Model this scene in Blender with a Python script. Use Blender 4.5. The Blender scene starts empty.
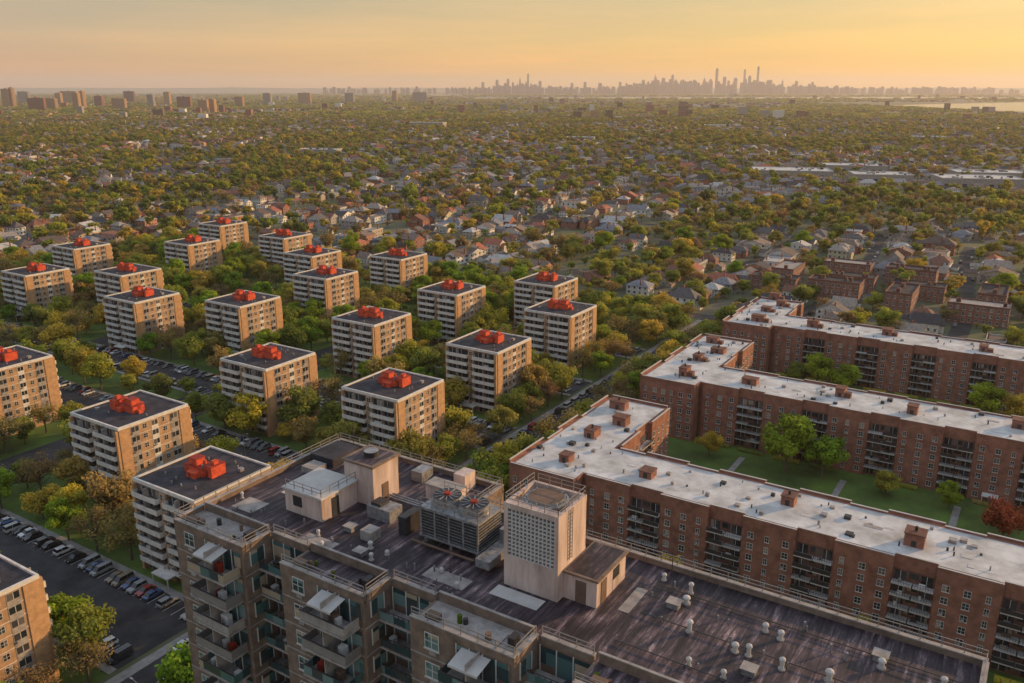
import bpy, math, random
from mathutils import Vector, noise, Matrix
random.seed(7)
R=random.random
def U(a,b): return a+(b-a)*random.random()
sc=bpy.context.scene
ANG=math.radians(-32.5)
e1=(math.cos(ANG),math.sin(ANG)); e2=(-math.sin(ANG),math.cos(ANG))
def W(s,q): return (s*e1[0]+q*e2[0], s*e1[1]+q*e2[1])
def SQ(x,y): return (x*e1[0]+y*e1[1], x*e2[0]+y*e2[1])

# ---------------------------------------------------------------- materials
def newmat(name):
    m=bpy.data.materials.new(name); m.use_nodes=True
    nt=m.node_tree
    b=nt.nodes['Principled BSDF']
    return m,nt,b
def N(nt,t,**k):
    n=nt.nodes.new(t)
    for a,v in k.items(): setattr(n,a,v)
    return n
def ramp(nt,stops,interp='LINEAR'):
    r=N(nt,'ShaderNodeValToRGB'); cr=r.color_ramp; cr.interpolation=interp
    while len(cr.elements)<len(stops): cr.elements.new(0.5)
    for e,(p,c) in zip(cr.elements,stops):
        e.position=p; e.color=(c[0],c[1],c[2],1)
    return r
def mixc(nt,a,b,fac,bt='MIX'):
    m=N(nt,'ShaderNodeMix',data_type='RGBA',blend_type=bt)
    for sock,v in ((m.inputs[0],fac),(m.inputs[6],a),(m.inputs[7],b)):
        if hasattr(v,'is_linked') : nt.links.new(v,sock)
        elif isinstance(v,(int,float)): sock.default_value=v
        else: sock.default_value=(v[0],v[1],v[2],1)
    return m.outputs[2]
def simple(name,c,rough=0.8,var=0.25,scale=0.6,c2=None,stretch=(1,1,1),spec=0.3,metal=0.0):
    m,nt,b=newmat(name)
    tc=N(nt,'ShaderNodeTexCoord'); mp=N(nt,'ShaderNodeMapping'); mp.inputs['Scale'].default_value=stretch
    nt.links.new(tc.outputs['Object'],mp.inputs[0])
    no=N(nt,'ShaderNodeTexNoise'); no.inputs['Scale'].default_value=scale; no.inputs['Detail'].default_value=6; no.inputs['Roughness'].default_value=0.65
    nt.links.new(mp.outputs[0],no.inputs['Vector'])
    if c2 is None: c2=tuple(x*(1-var*1.6) for x in c)
    c1=tuple(min(1,x*(1+var*0.6)) for x in c)
    r=ramp(nt,[(0.32,c2),(0.66,c1)]); nt.links.new(no.outputs[0],r.inputs[0])
    nt.links.new(r.outputs[0],b.inputs['Base Color'])
    b.inputs['Roughness'].default_value=rough; b.inputs['Specular IOR Level'].default_value=spec
    b.inputs['Metallic'].default_value=metal
    return m
def glassmat(name,stops,cell=1.6,rough=0.12):
    m,nt,b=newmat(name)
    tc=N(nt,'ShaderNodeTexCoord')
    sn=N(nt,'ShaderNodeVectorMath',operation='SNAP'); sn.inputs[1].default_value=(cell,cell,2.8)
    nt.links.new(tc.outputs['Object'],sn.inputs[0])
    oi=N(nt,'ShaderNodeObjectInfo')
    ad=N(nt,'ShaderNodeVectorMath',operation='ADD'); nt.links.new(sn.outputs[0],ad.inputs[0]); nt.links.new(oi.outputs['Location'],ad.inputs[1])
    wn=N(nt,'ShaderNodeTexWhiteNoise'); nt.links.new(ad.outputs[0],wn.inputs[0])
    r=ramp(nt,stops,'CONSTANT'); nt.links.new(wn.outputs['Value'],r.inputs[0])  # random tone per pane; the warm tones paint in reflected sky
    nt.links.new(r.outputs[0],b.inputs['Base Color']); b.inputs['Roughness'].default_value=rough
    b.inputs['Specular IOR Level'].default_value=0.6
    return m
M={}
M['tan']=simple('tan_brick',(0.42,0.265,0.155),0.9,0.2,0.5)
M['tan2']=simple('tan_brick_panel',(0.48,0.29,0.155),0.9,0.18,0.8)
M['conc']=simple('balcony_white_concrete',(0.63,0.61,0.58),0.8,0.16,0.7)
M['concd']=simple('weathered_concrete',(0.34,0.31,0.29),0.85,0.25,0.9)
M['glass']=glassmat('window_glass',[(0,(0.02,0.025,0.03)),(0.45,(0.05,0.05,0.055)),(0.68,(0.12,0.11,0.10)),(0.82,(0.26,0.23,0.19)),(0.92,(0.035,0.05,0.06))])
M['frame']=simple('window_frame',(0.55,0.53,0.50),0.6,0.05)
M['roofdark']=simple('bitumen_roof',(0.048,0.044,0.054),0.85,0.5,0.3,c2=(0.013,0.013,0.018))
M['red']=simple('red_painted_bulkhead',(0.60,0.095,0.04),0.8,0.3,0.9,c2=(0.38,0.05,0.025))
M['redd']=simple('red_painted_dark',(0.30,0.035,0.02),0.7,0.2,1.2)
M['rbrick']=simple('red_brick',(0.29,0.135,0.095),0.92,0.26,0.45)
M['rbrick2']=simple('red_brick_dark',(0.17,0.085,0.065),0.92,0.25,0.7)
M['wroof']=simple('white_membrane_roof',(0.60,0.60,0.60),0.7,0.12,0.16,c2=(0.34,0.33,0.32))
M['coping']=simple('stone_coping',(0.50,0.48,0.46),0.8,0.1)
M['iron']=simple('dark_iron',(0.035,0.03,0.03),0.6,0.1,spec=0.5)
M['rail']=simple('metal_railing',(0.28,0.26,0.25),0.5,0.1,metal=0.3)
M['fgbrick']=simple('grey_brown_brick',(0.22,0.16,0.125),0.92,0.22,0.9,c2=(0.125,0.09,0.07))
M['pink']=simple('painted_stucco',(0.60,0.48,0.43),0.85,0.14,0.7,c2=(0.33,0.25,0.215),stretch=(1,1,0.2))
M['white']=simple('white_paint',(0.66,0.65,0.64),0.6,0.06)
M['galv']=simple('galvanised_metal',(0.34,0.34,0.35),0.5,0.3,2.0,metal=0.5)
M['galvd']=simple('dark_louvre_metal',(0.06,0.06,0.065),0.5,0.2,2.0,metal=0.4)
M['teal']=glassmat('teal_glass',[(0,(0.03,0.055,0.06)),(0.35,(0.07,0.14,0.14)),(0.6,(0.14,0.22,0.215)),(0.78,(0.05,0.06,0.06)),(0.9,(0.36,0.30,0.22))],cell=1.3)
M['asph']=simple('asphalt',(0.055,0.052,0.056),0.9,0.35,0.12)
M['walk']=simple('concrete_pavement',(0.28,0.265,0.25),0.9,0.2,0.5)
M['paint']=simple('road_paint',(0.7,0.7,0.68),0.8,0.1)
M['grass']=simple('lawn_grass',(0.095,0.155,0.028),0.95,0.4,0.07,c2=(0.05,0.075,0.022))
M['brown']=simple('tan_door_panel',(0.17,0.11,0.08),0.8,0.2)
def fgroof():
    m,nt,b=newmat('weathered_bitumen_roof')
    tc=N(nt,'ShaderNodeTexCoord')
    def nz(scale,st,det=6):
        mp=N(nt,'ShaderNodeMapping'); mp.inputs['Scale'].default_value=st; nt.links.new(tc.outputs['Object'],mp.inputs[0])
        n=N(nt,'ShaderNodeTexNoise'); n.inputs['Scale'].default_value=scale; n.inputs['Detail'].default_value=det; n.inputs['Roughness'].default_value=0.7
        nt.links.new(mp.outputs[0],n.inputs['Vector']); return n.outputs[0]
    a=nz(1.9,(1.0,0.13,1),8); bb=nz(0.16,(1,1,1)); c=nz(6,(1,1,1))
    r1=ramp(nt,[(0.36,(0.018,0.014,0.019)),(0.50,(0.045,0.032,0.041)),(0.59,(0.14,0.108,0.118)),(0.70,(0.42,0.35,0.36))]); nt.links.new(a,r1.inputs[0])
    r2=ramp(nt,[(0.35,(0.32,0.29,0.32)),(0.62,(1.4,1.25,1.25))]); nt.links.new(bb,r2.inputs[0])
    col=mixc(nt,r1.outputs[0],r2.outputs[0],1.0,'MULTIPLY')
    rc=ramp(nt,[(0.3,(0.7,0.7,0.7)),(0.7,(1.25,1.25,1.25))]); nt.links.new(c,rc.inputs[0]); col=mixc(nt,col,rc.outputs[0],1.0,'MULTIPLY')
    wv=N(nt,'ShaderNodeTexWave',wave_type='BANDS',bands_direction='X'); wv.inputs['Scale'].default_value=0.32; wv.inputs['Distortion'].default_value=0.6; wv.inputs['Detail'].default_value=2
    nt.links.new(tc.outputs['Object'],wv.inputs[0])
    r3=ramp(nt,[(0.0,(0.35,0.35,0.35)),(0.07,(1,1,1))]); nt.links.new(wv.outputs[0],r3.inputs[0])
    col=mixc(nt,col,r3.outputs[0],0.9,'MULTIPLY')
    nt.links.new(col,b.inputs['Base Color']); b.inputs['Roughness'].default_value=0.65
    return m
M['fgroof']=fgroof()
def rndmat(name,stops,rough=0.85,noisev=0.3,scale=0.8,attr=None):
    m,nt,b=newmat(name)
    oi=N(nt,'ShaderNodeObjectInfo')
    src=oi.outputs['Random']
    if attr is not None:
        mu=N(nt,'ShaderNodeMath',operation='MULTIPLY'); mu.inputs[1].default_value=attr; nt.links.new(src,mu.inputs[0])
        fr=N(nt,'ShaderNodeMath',operation='FRACT'); nt.links.new(mu.outputs[0],fr.inputs[0]); src=fr.outputs[0]
    r=ramp(nt,stops,'CONSTANT'); nt.links.new(src,r.inputs[0])
    tc=N(nt,'ShaderNodeTexCoord'); no=N(nt,'ShaderNodeTexNoise'); no.inputs['Scale'].default_value=scale; no.inputs['Detail'].default_value=4
    nt.links.new(tc.outputs['Object'],no.inputs[0])
    r2=ramp(nt,[(0.3,(1-noisev,)*3),(0.7,(1+noisev*0.5,)*3)]); nt.links.new(no.outputs[0],r2.inputs[0])
    c=mixc(nt,r.outputs[0],r2.outputs[0],1.0,'MULTIPLY'); nt.links.new(c,b.inputs['Base Color']); b.inputs['Roughness'].default_value=rough
    return m
M['hwall']=rndmat('house_siding',[(0,(0.60,0.57,0.52)),(0.2,(0.42,0.36,0.29)),(0.32,(0.30,0.12,0.08)),(0.5,(0.74,0.72,0.69)),(0.66,(0.34,0.32,0.31)),(0.76,(0.42,0.20,0.12)),(0.88,(0.50,0.44,0.30)),(0.94,(0.30,0.36,0.42))])
M['hroof']=rndmat('roof_shingles',[(0,(0.12,0.105,0.105)),(0.14,(0.21,0.155,0.125)),(0.28,(0.055,0.052,0.06)),(0.42,(0.32,0.27,0.23)),(0.54,(0.20,0.09,0.06)),(0.66,(0.21,0.21,0.23)),(0.78,(0.12,0.085,0.07)),(0.88,(0.46,0.44,0.42)),(0.94,(0.36,0.12,0.07))],attr=17.31,noisev=0.35)
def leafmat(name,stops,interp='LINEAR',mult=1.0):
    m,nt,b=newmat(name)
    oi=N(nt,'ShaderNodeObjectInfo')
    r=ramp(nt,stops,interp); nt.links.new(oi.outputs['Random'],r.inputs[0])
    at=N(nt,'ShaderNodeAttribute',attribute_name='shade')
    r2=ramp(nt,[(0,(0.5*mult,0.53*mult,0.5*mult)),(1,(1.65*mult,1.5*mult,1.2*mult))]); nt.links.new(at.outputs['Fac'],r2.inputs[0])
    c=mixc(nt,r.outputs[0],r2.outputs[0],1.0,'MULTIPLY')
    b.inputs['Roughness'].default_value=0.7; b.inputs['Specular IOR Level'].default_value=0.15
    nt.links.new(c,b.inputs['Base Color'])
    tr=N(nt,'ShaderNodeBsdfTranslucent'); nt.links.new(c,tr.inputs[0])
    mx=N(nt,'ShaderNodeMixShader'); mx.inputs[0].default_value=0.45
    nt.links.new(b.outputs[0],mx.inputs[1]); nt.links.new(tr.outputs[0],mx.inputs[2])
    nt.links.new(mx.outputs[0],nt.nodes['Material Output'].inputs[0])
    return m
GR=[(0,(0.10,0.145,0.03)),(0.12,(0.20,0.245,0.035)),(0.24,(0.12,0.155,0.045)),(0.36,(0.27,0.29,0.04)),(0.48,(0.15,0.19,0.045)),(0.60,(0.38,0.34,0.045)),(0.70,(0.22,0.235,0.05)),(0.80,(0.25,0.19,0.085)),(0.90,(0.40,0.31,0.05)),(1.0,(0.09,0.125,0.04))]
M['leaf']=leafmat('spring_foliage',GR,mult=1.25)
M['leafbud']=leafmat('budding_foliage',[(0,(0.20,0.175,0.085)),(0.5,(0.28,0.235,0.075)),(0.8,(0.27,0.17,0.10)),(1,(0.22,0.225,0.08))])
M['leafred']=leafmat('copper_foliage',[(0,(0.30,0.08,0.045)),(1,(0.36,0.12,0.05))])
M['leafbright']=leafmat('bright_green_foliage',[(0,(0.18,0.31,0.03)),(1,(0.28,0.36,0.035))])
M['bark']=simple('bark',(0.14,0.11,0.09),0.95,0.3,3)

# ---------------------------------------------------------------- mesh builder
class MB:
    def __init__(s): s.v=[];s.f=[];s.m=[];s.mats=[];s.sh=None
    def mi(s,k):
        if k not in s.mats: s.mats.append(k)
        return s.mats.index(k)
    def box(s,x0,x1,y0,y1,z0,z1,k,bottom=False):
        if x0>x1:x0,x1=x1,x0
        if y0>y1:y0,y1=y1,y0
        n=len(s.v); s.v+=[(x0,y0,z0),(x1,y0,z0),(x1,y1,z0),(x0,y1,z0),(x0,y0,z1),(x1,y0,z1),(x1,y1,z1),(x0,y1,z1)]
        F=[(4,5,6,7),(0,1,5,4),(1,2,6,5),(2,3,7,6),(3,0,4,7)]
        if bottom: F.append((3,2,1,0))
        i=s.mi(k)
        for f in F: s.f.append(tuple(n+a for a in f)); s.m.append(i)
    def poly(s,pts,k):
        n=len(s.v); s.v+=list(pts); s.f.append(tuple(range(n,n+len(pts)))); s.m.append(s.mi(k))
    def cyl(s,x,y,z0,z1,r,k,n=12,r2=None,ktop=None):
        if r2 is None:r2=r
        b=len(s.v)
        for j in range(n):
            a=2*math.pi*j/n; s.v.append((x+r*math.cos(a),y+r*math.sin(a),z0))
        for j in range(n):
            a=2*math.pi*j/n; s.v.append((x+r2*math.cos(a),y+r2*math.sin(a),z1))
        i=s.mi(k)
        for j in range(n):
            j2=(j+1)%n; s.f.append((b+j,b+j2,b+n+j2,b+n+j)); s.m.append(i)
        s.f.append(tuple(b+n+j for j in range(n))); s.m.append(s.mi(ktop or k))
    def tube(s,p,q,r1,r2,k,n=5):
        p=Vector(p);q=Vector(q);d=(q-p)
        if d.length<1e-6:return
        d.normalize(); a=d.orthogonal().normalized(); c=d.cross(a); b=len(s.v)
        for (o,r) in ((p,r1),(q,r2)):
            for j in range(n):
                t=2*math.pi*j/n; w=o+a*(r*math.cos(t))+c*(r*math.sin(t)); s.v.append(tuple(w))
        i=s.mi(k)
        for j in range(n):
            j2=(j+1)%n; s.f.append((b+j,b+j2,b+n+j2,b+n+j)); s.m.append(i)
    def mesh(s,name,shade=None):
        me=bpy.data.meshes.new(name); me.from_pydata(s.v,[],s.f)
        for k in s.mats: me.materials.append(M[k])
        me.polygons.foreach_set('material_index',s.m)
        if shade is not None:
            at=me.attributes.new('shade','FLOAT','POINT'); at.data.foreach_set('value',shade)
        me.update(); return me
def link(name,me,loc=(0,0,0),rz=ANG,scale=None):
    o=bpy.data.objects.new(name,me); o.location=loc; o.rotation_euler=(0,0,rz)
    if scale: o.scale=scale
    sc.collection.objects.link(o); return o
def fb(mb,F,u0,u1,d0,d1,z0,z1,k,bottom=False):
    ox,oy,tx,ty,nx,ny=F
    xa=ox+tx*u0+nx*d0; ya=oy+ty*u0+ny*d0; xb=ox+tx*u1+nx*d1; yb=oy+ty*u1+ny*d1
    mb.box(min(xa,xb),max(xa,xb),min(ya,yb),max(ya,yb),z0,z1,k,bottom)
def window(mb,F,u,w,z,h,d=0,g='glass',fr='frame',sill=True,ac=False):
    fb(mb,F,u-0.08,u+w+0.08,d-0.02,d+0.05,z-0.08,z+h+0.08,fr)
    fb(mb,F,u,u+w,d,d+0.06,z,z+h,g)
    fb(mb,F,u+w/2-0.035,u+w/2+0.035,d,d+0.075,z,z+h,fr)
    fb(mb,F,u,u+w,d,d+0.07,z+h*0.5-0.03,z+h*0.5+0.03,fr)
    if sill: fb(mb,F,u-0.15,u+w+0.15,d,d+0.13,z-0.2,z-0.08,'coping')
    if ac: fb(mb,F,u+0.1,u+0.75,d,d+0.35,z+0.02,z+0.42,'concd')
def railing(mb,F,u0,u1,d,z,h=1.05,k='rail',step=1.4,th=0.05,bars=3):
    n=max(1,int((u1-u0)/step))
    for i in range(n+1):
        u=u0+(u1-u0)*i/n; fb(mb,F,u-th/2,u+th/2,d-th/2,d+th/2,z,z+h,k)
    for j in range(bars):
        zz=z+h*(j+1)/bars; fb(mb,F,u0,u1,d-th*0.4,d+th*0.4,zz-th/2,zz+th/2,k)
def faces(s0,s1,q0,q1):
    return {'S':(s0,q0,1,0,0,-1),'N':(s1,q1,-1,0,0,1),'E':(s1,q0,0,1,1,0),'W':(s0,q1,0,-1,-1,0)}

# ---------------------------------------------------------------- ground & water
def groundmat():
    m,nt,b=newmat('suburban_ground')
    tc=N(nt,'ShaderNodeTexCoord')
    def nz(sc_,det=8):
        n=N(nt,'ShaderNodeTexNoise'); n.inputs['Scale'].default_value=sc_; n.inputs['Detail'].default_value=det; n.inputs['Roughness'].default_value=0.65
        nt.links.new(tc.outputs['Object'],n.inputs[0]); return n.outputs[0]
    a=ramp(nt,[(0.40,(0.07,0.11,0.028)),(0.52,(0.10,0.12,0.045)),(0.60,(0.15,0.13,0.11))]); nt.links.new(nz(0.03),a.inputs[0])
    c=ramp(nt,[(0.40,(0.07,0.08,0.04)),(0.55,(0.12,0.10,0.075)),(0.63,(0.24,0.20,0.18))]); nt.links.new(nz(0.0035,12),c.inputs[0])
    nt.links.new(mixc(nt,a.outputs[0],c.outputs[0],0.5),b.inputs['Base Color']); b.inputs['Roughness'].default_value=0.95
    return m
M['ground']=groundmat()
mb=MB(); 
mb.poly([(-30000,-3000,0),(30000,-3000,0),(30000,45000,0),(-30000,45000,0)],'ground')
link('ground',mb.mesh('ground'),rz=0)
m,nt,b=newmat('bay_water'); b.inputs['Base Color'].default_value=(0.05,0.06,0.06,1); b.inputs['Roughness'].default_value=0.16
M['water']=m
mb=MB()
mb.poly([(2350,4700,.5),(2500,4150,.5),(3000,3900,.5),(9000,3800,.5),(9000,7300,.5),(4300,7200,.5),(3300,6500,.5),(2900,6200,.5),(2500,5800,.5)],'water')
mb.poly([(-500,9800,.5),(3000,9200,.5),(6000,9500,.5),(6000,11500,.5),(1500,10800,.5),(-800,10300,.5)],'water')
mb.poly([(-4000,13500,.5),(9000,13800,.5),(9000,15500,.5),(-4000,14800,.5)],'water')
link('bay_water',mb.mesh('bay_water'),rz=0)
def inwater(x,y):
    return (x>2280 and 3750<y<7200) or (-600<x<6000 and 9300<y<11200)

mb=MB(); mb.poly([(-520,20,.03),(-142,20,.03),(-142,405,.03),(-520,405,.03)],'grass')
mb.poly([(-122,20,.03),(120,20,.03),(120,390,.03),(-122,390,.03)],'grass')
link('lawn',mb.mesh('lawn'))
LOTS=[(-262,-142,78,100),(-420,-142,150,170),(-250,-142,206,224),(-420,-250,190,206),(-260,-142,264,280),(-460,-310,262,276),(-380,-142,318,330),(-262,-242,60,330),(-360,-346,120,400)]
mb=MB()
for i,(a,b_,c,d) in enumerate(LOTS): 
    z=.08+.012*i
    mb.poly([(a,c,z),(b_,c,z),(b_,d,z),(a,d,z)],'asph')
link('parking_lot',mb.mesh('parking_lot'))
mb=MB()
for (a,b_,c,d) in LOTS[:7]:
    n=int((b_-a)/2.7)
    for i in range(n):
        s=a+2.7*i
        for (y0,y1) in ((c+.3,c+4.9),(d-4.9,d-.3)):
            mb.poly([(s-.06,y0,.20),(s+.06,y0,.20),(s+.06,y1,.20),(s-.06,y1,.20)],'paint')
link('parking_bay_markings',mb.mesh('parking_markings'))
mb=MB()
for (a,b_,c,d) in LOTS[:7]:
    mb.box(a,b_,c-1.8,c-.02,0,.24,'walk'); mb.box(a,b_,d+.02,d+1.8,0,.24,'walk')
link('pavement',mb.mesh('pavement'))
def street(name,s0,s1,q0,q1,axis='q'):
    mb=MB()
    if axis=='q':
        mb.poly([(s0,q0,.10),(s1,q0,.10),(s1,q1,.10),(s0,q1,.10)],'asph')
        mb.box(s0-2.5,s0,q0,q1,0,.22,'walk'); mb.box(s1,s1+2.5,q0,q1,0,.22,'walk')
        c=(s0+s1)/2
        q=q0
        while q<q1:
            mb.poly([(c-.1,q,.115),(c+.1,q,.115),(c+.1,q+3,.115),(c-.1,q+3,.115)],'paint'); q+=9
    else:
        mb.poly([(s0,q0,.13),(s1,q0,.13),(s1,q1,.13),(s0,q1,.13)],'asph')
    return link(name,mb.mesh(name))
street('street',-138,-126,-20,392)
street('cross_street',-520,300,393,404,'s')
mb=MB()
for (k,q) in ((0,228),(1,308)):
    mb.box(-84,110,q-1,q+1,0.0,.12,'walk')
    for s in (-70,-40,-10,20): mb.box(s-.9,s+.9,q+1.01,q+15,0.0,.11,'walk'); 
    for s in (-55,-25,5): mb.box(s-.9,s+.9,q-25,q-1.01,0.0,.11,'walk')
link('footpath',mb.mesh('footpath'))

# ---------------------------------------------------------------- towers with red bulkheads
def tower_mesh(variant):
    rnd=random.Random(variant)
    mb=MB(); h=11.2; Z=23.0; fh=2.8
    mb.box(-h,h,-h,h,0,Z-.02,'tan')
    mb.box(-h+.4,h-.4,-h+.4,h-.4,Z-.1,Z+.02,'roofdark')
    for a in (-1,1):
        mb.box(-h-.25,h+.25,a*h-.25,a*h+.25,Z-.5,Z+.35,'conc')
        mb.box(a*h-.25,a*h+.25,-h+.25,h-.25,Z-.5,Z+.35,'conc')
    Fs=faces(-h,h,-h,h); L=2*h
    for key in 'SN':
        F=Fs[key]
        fb(mb,F,0,.8,-.05,.9,0,Z-.6,'tan2'); fb(mb,F,L-.8,L,-.05,.9,0,Z-.6,'tan2'); fb(mb,F,L/2-1.2,L/2+1.2,-.05,.5,0,Z-.6,'tan')
        for k in range(8):
            z=k*fh+.2
            for (u0,u1) in ((.8,L/2-1.2),(L/2+1.2,L-.8)):
                fb(mb,F,u0,u1,0,.04,z,z+2.5,'brown')
                fb(mb,F,u0+.5,u0+3.3,0,.08,z+.1,z+2.2,'glass'); fb(mb,F,u0+4.0,u1-.5,0,.08,z+.7,z+2.2,'glass')
                fb(mb,F,u0+1.85,u0+1.95,0,.12,z+.1,z+2.2,'frame'); fb(mb,F,u0+5.9,u0+6.0,0,.12,z+.7,z+2.2,'frame')
                if k>0:
                    fb(mb,F,u0,u1,.04,1.7,z-.22,z,'conc',True)
                    fb(mb,F,u0,u1,1.6,1.7,z,z+1.05,'conc',True)
                    fb(mb,F,u0,u0+.1,.04,1.6,z,z+1.05,'conc'); fb(mb,F,u1-.1,u1,.04,1.6,z,z+1.05,'conc')
                    fb(mb,F,(u0+u1)/2-.08,(u0+u1)/2+.08,.04,1.58,z,z+2.6,'concd')
                    if rnd.random()<.5:
                        fb(mb,F,u0+1+rnd.random()*4,u0+2+rnd.random()*5,.5,1.0,z,z+1.2,rnd.choice(['brown','white','iron']))
            window(mb,F,L/2-.7,1.4,z+.9,1.3,.5,sill=False)
    for key in 'EW':
        F=Fs[key]
        for ci,(u0,u1) in enumerate(((3.6,6.2),(10.1,12.3),(16.2,18.8))):
            for k in range(8):
                z=k*fh+.2
                fb(mb,F,u0,u1,-.02,.06,z,z+2.8-.02 if k<7 else z+2.4,'conc' if ci==1 else 'concd')
                fb(mb,F,u0+.15,u1-.15,0,.09,z+.95,z+2.3,'glass')
                fb(mb,F,(u0+u1)/2-.05,(u0+u1)/2+.05,0,.12,z+.95,z+2.3,'frame')
                if rnd.random()<.5: fb(mb,F,u0+.4,u0+1.1,.06,.4,z+.45,z+.9,'concd')
        fb(mb,F,0,3.0,-.02,.18,0,Z-.6,'tan2'); fb(mb,F,L-3.0,L,-.02,.18,0,Z-.6,'tan2')
        for k in range(1,8): fb(mb,F,3.05,L-3.05,-.02,.03,k*fh-.02,k*fh+.12,'conc')
        for k in range(8):
            window(mb,F,7.4,1.2,k*fh+1.15,1.25,0,sill=False); window(mb,F,13.8,1.2,k*fh+1.15,1.25,0,sill=False)
    mb.box(-3,3,-h-4,-h-.9,2.7,3.0,'conc',True); mb.box(-2.9,-2.7,-h-3.9,-h-3.7,0,2.7,'conc'); mb.box(2.7,2.9,-h-3.9,-h-3.7,0,2.7,'conc')
    z=Z+.02
    # stepped bulkhead group: stair head, lift motor room, tank room, flues
    mb.box(-4.6,2.2,-1.8,2.0,z,z+1.9,'red'); mb.box(2.21,4.8,-1.2,3.0,z,z+2.7,'red'); mb.box(-1.6,1.4,-3.6,-1.81,z,z+1.4,'red')
    mb.box(-3.4,-.6,-1.2,1.4,z+1.9,z+3.5,'red'); mb.box(2.1,4.9,-1.3,3.1,z+2.7,z+2.85,'redd'); mb.box(-3.5,-.5,-1.3,1.5,z+3.5,z+3.65,'redd')
    mb.box(-4.7,2.05,-1.9,2.1,z+1.9,z+2.02,'redd'); mb.box(3.0,4.2,.2,1.6,z+2.85,z+3.7,'red'); mb.box(-6.0,-4.75,-.4,1.0,z,z+1.0,'red'); mb.box(-.3,1.9,2.11,3.3,z,z+1.2,'red')
    mb.cyl(.8,.2,z+2.0,z+3.4,.45,'red'); mb.cyl(1.4,-1.0,z+2.0,z+2.8,.25,'galv'); mb.box(-4.63,-4.58,-.6,.4,z,z+1.8,'redd'); mb.box(2.6,3.5,-1.24,-1.18,z,z+2.0,'redd'); mb.box(-.8,.2,-3.64,-3.58,z+.2,z+1.2,'redd')
    for i in range(9):
        a,b_=rnd.uniform(-9,9),rnd.uniform(-9,9)
        if abs(a)<6.5 and abs(b_)<4.2: continue
        mb.cyl(a,b_,z,z+.7,.2,'galv',8)
    mb.box(6.5,7.6,5,6.2,z,z+.8,'galv')
    return mb.mesh('apartment_tower')
TM=[tower_mesh(i) for i in range(4)]
TW=[(-160,115.5),(-212,131.6),(-290,137),(-160,59),(-217,187),(-163,188),(-164,242),(-223,246),(-332,219),(-289,238),(-166,298),(-225.5,303),(-198,341),(-297.5,352),(-297,296),(-343.4,333),(-399,365),(-471,377),(-428.7,320),(-385.4,248.4),(-472,277),(-424.5,223.6)]
for i,(s,q) in enumerate(TW):
    x,y=W(s,q); link('apartment_tower',TM[i%4],(x,y,0),ANG+(math.pi if (i*7)%3==1 else 0),(.965,.965,1))

# ---------------------------------------------------------------- red brick slabs
def brick_facade(mb,F,L,Z,piers=True,short=False):
    fh=2.7; nf=int((Z-.3)/fh)
    u=0.0; i=0
    while u<L-.5:
        bw=min(11.5 if not short else 20,L-u); 
        if L-(u+bw)<6: bw=L-u
        fb(mb,F,u,u+bw,-.05,1.3,0,Z-.05,'rbrick')
        d=1.3
        fb(mb,F,u,u+bw,d-.35,d+.02,Z-.1,Z+.5,'rbrick'); fb(mb,F,u-.02,u+bw+.02,d-.38,d+.06,Z+.5,Z+.6,'coping')
        n=max(1,int(bw/2.9)); 
        for k in range(nf):
            z=k*fh+.4
            for j in range(n):
                uu=u+(j+.5)*bw/n-.6
                w=1.2 if (j+i)%3 else .8
                window(mb,F,uu,w,z+.8,1.35,d,ac=(R()<.35))
        u+=bw
        if u>=L-.5: break
        cw=min(8.0,L-u)
        for k in range(nf):
            z=k*fh+.4
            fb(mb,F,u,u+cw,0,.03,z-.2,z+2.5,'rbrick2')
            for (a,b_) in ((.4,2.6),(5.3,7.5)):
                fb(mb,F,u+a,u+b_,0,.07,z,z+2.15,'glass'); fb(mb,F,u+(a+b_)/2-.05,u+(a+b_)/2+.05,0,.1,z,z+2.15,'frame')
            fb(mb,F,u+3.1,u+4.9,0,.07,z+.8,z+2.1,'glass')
            if k>0:
                for (a,b_) in ((.05,3.9),(4.1,7.95)):
                    fb(mb,F,u+a,u+b_,.03,2.0,z-.2,z,'coping',True)
                    if R()<.35: fb(mb,F,u+a,u+b_,1.93,1.97,z+.05,z+1.0,'iron')
                    else: railing(mb,F,u+a,u+b_,1.95,z,1.0,'iron',.45,.06,2)
                    if R()<.5: fb(mb,F,u+a+.5+R(),u+a+1.5+R(),.7,1.2,z,z+.7,random.choice(['white','brown','iron','concd']))
        fb(mb,F,u,u+cw,-.4,.02,Z-.1,Z+.5,'rbrick'); fb(mb,F,u,u+cw,-.42,.06,Z+.5,Z+.6,'coping')
        u+=cw; i+=1
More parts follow.
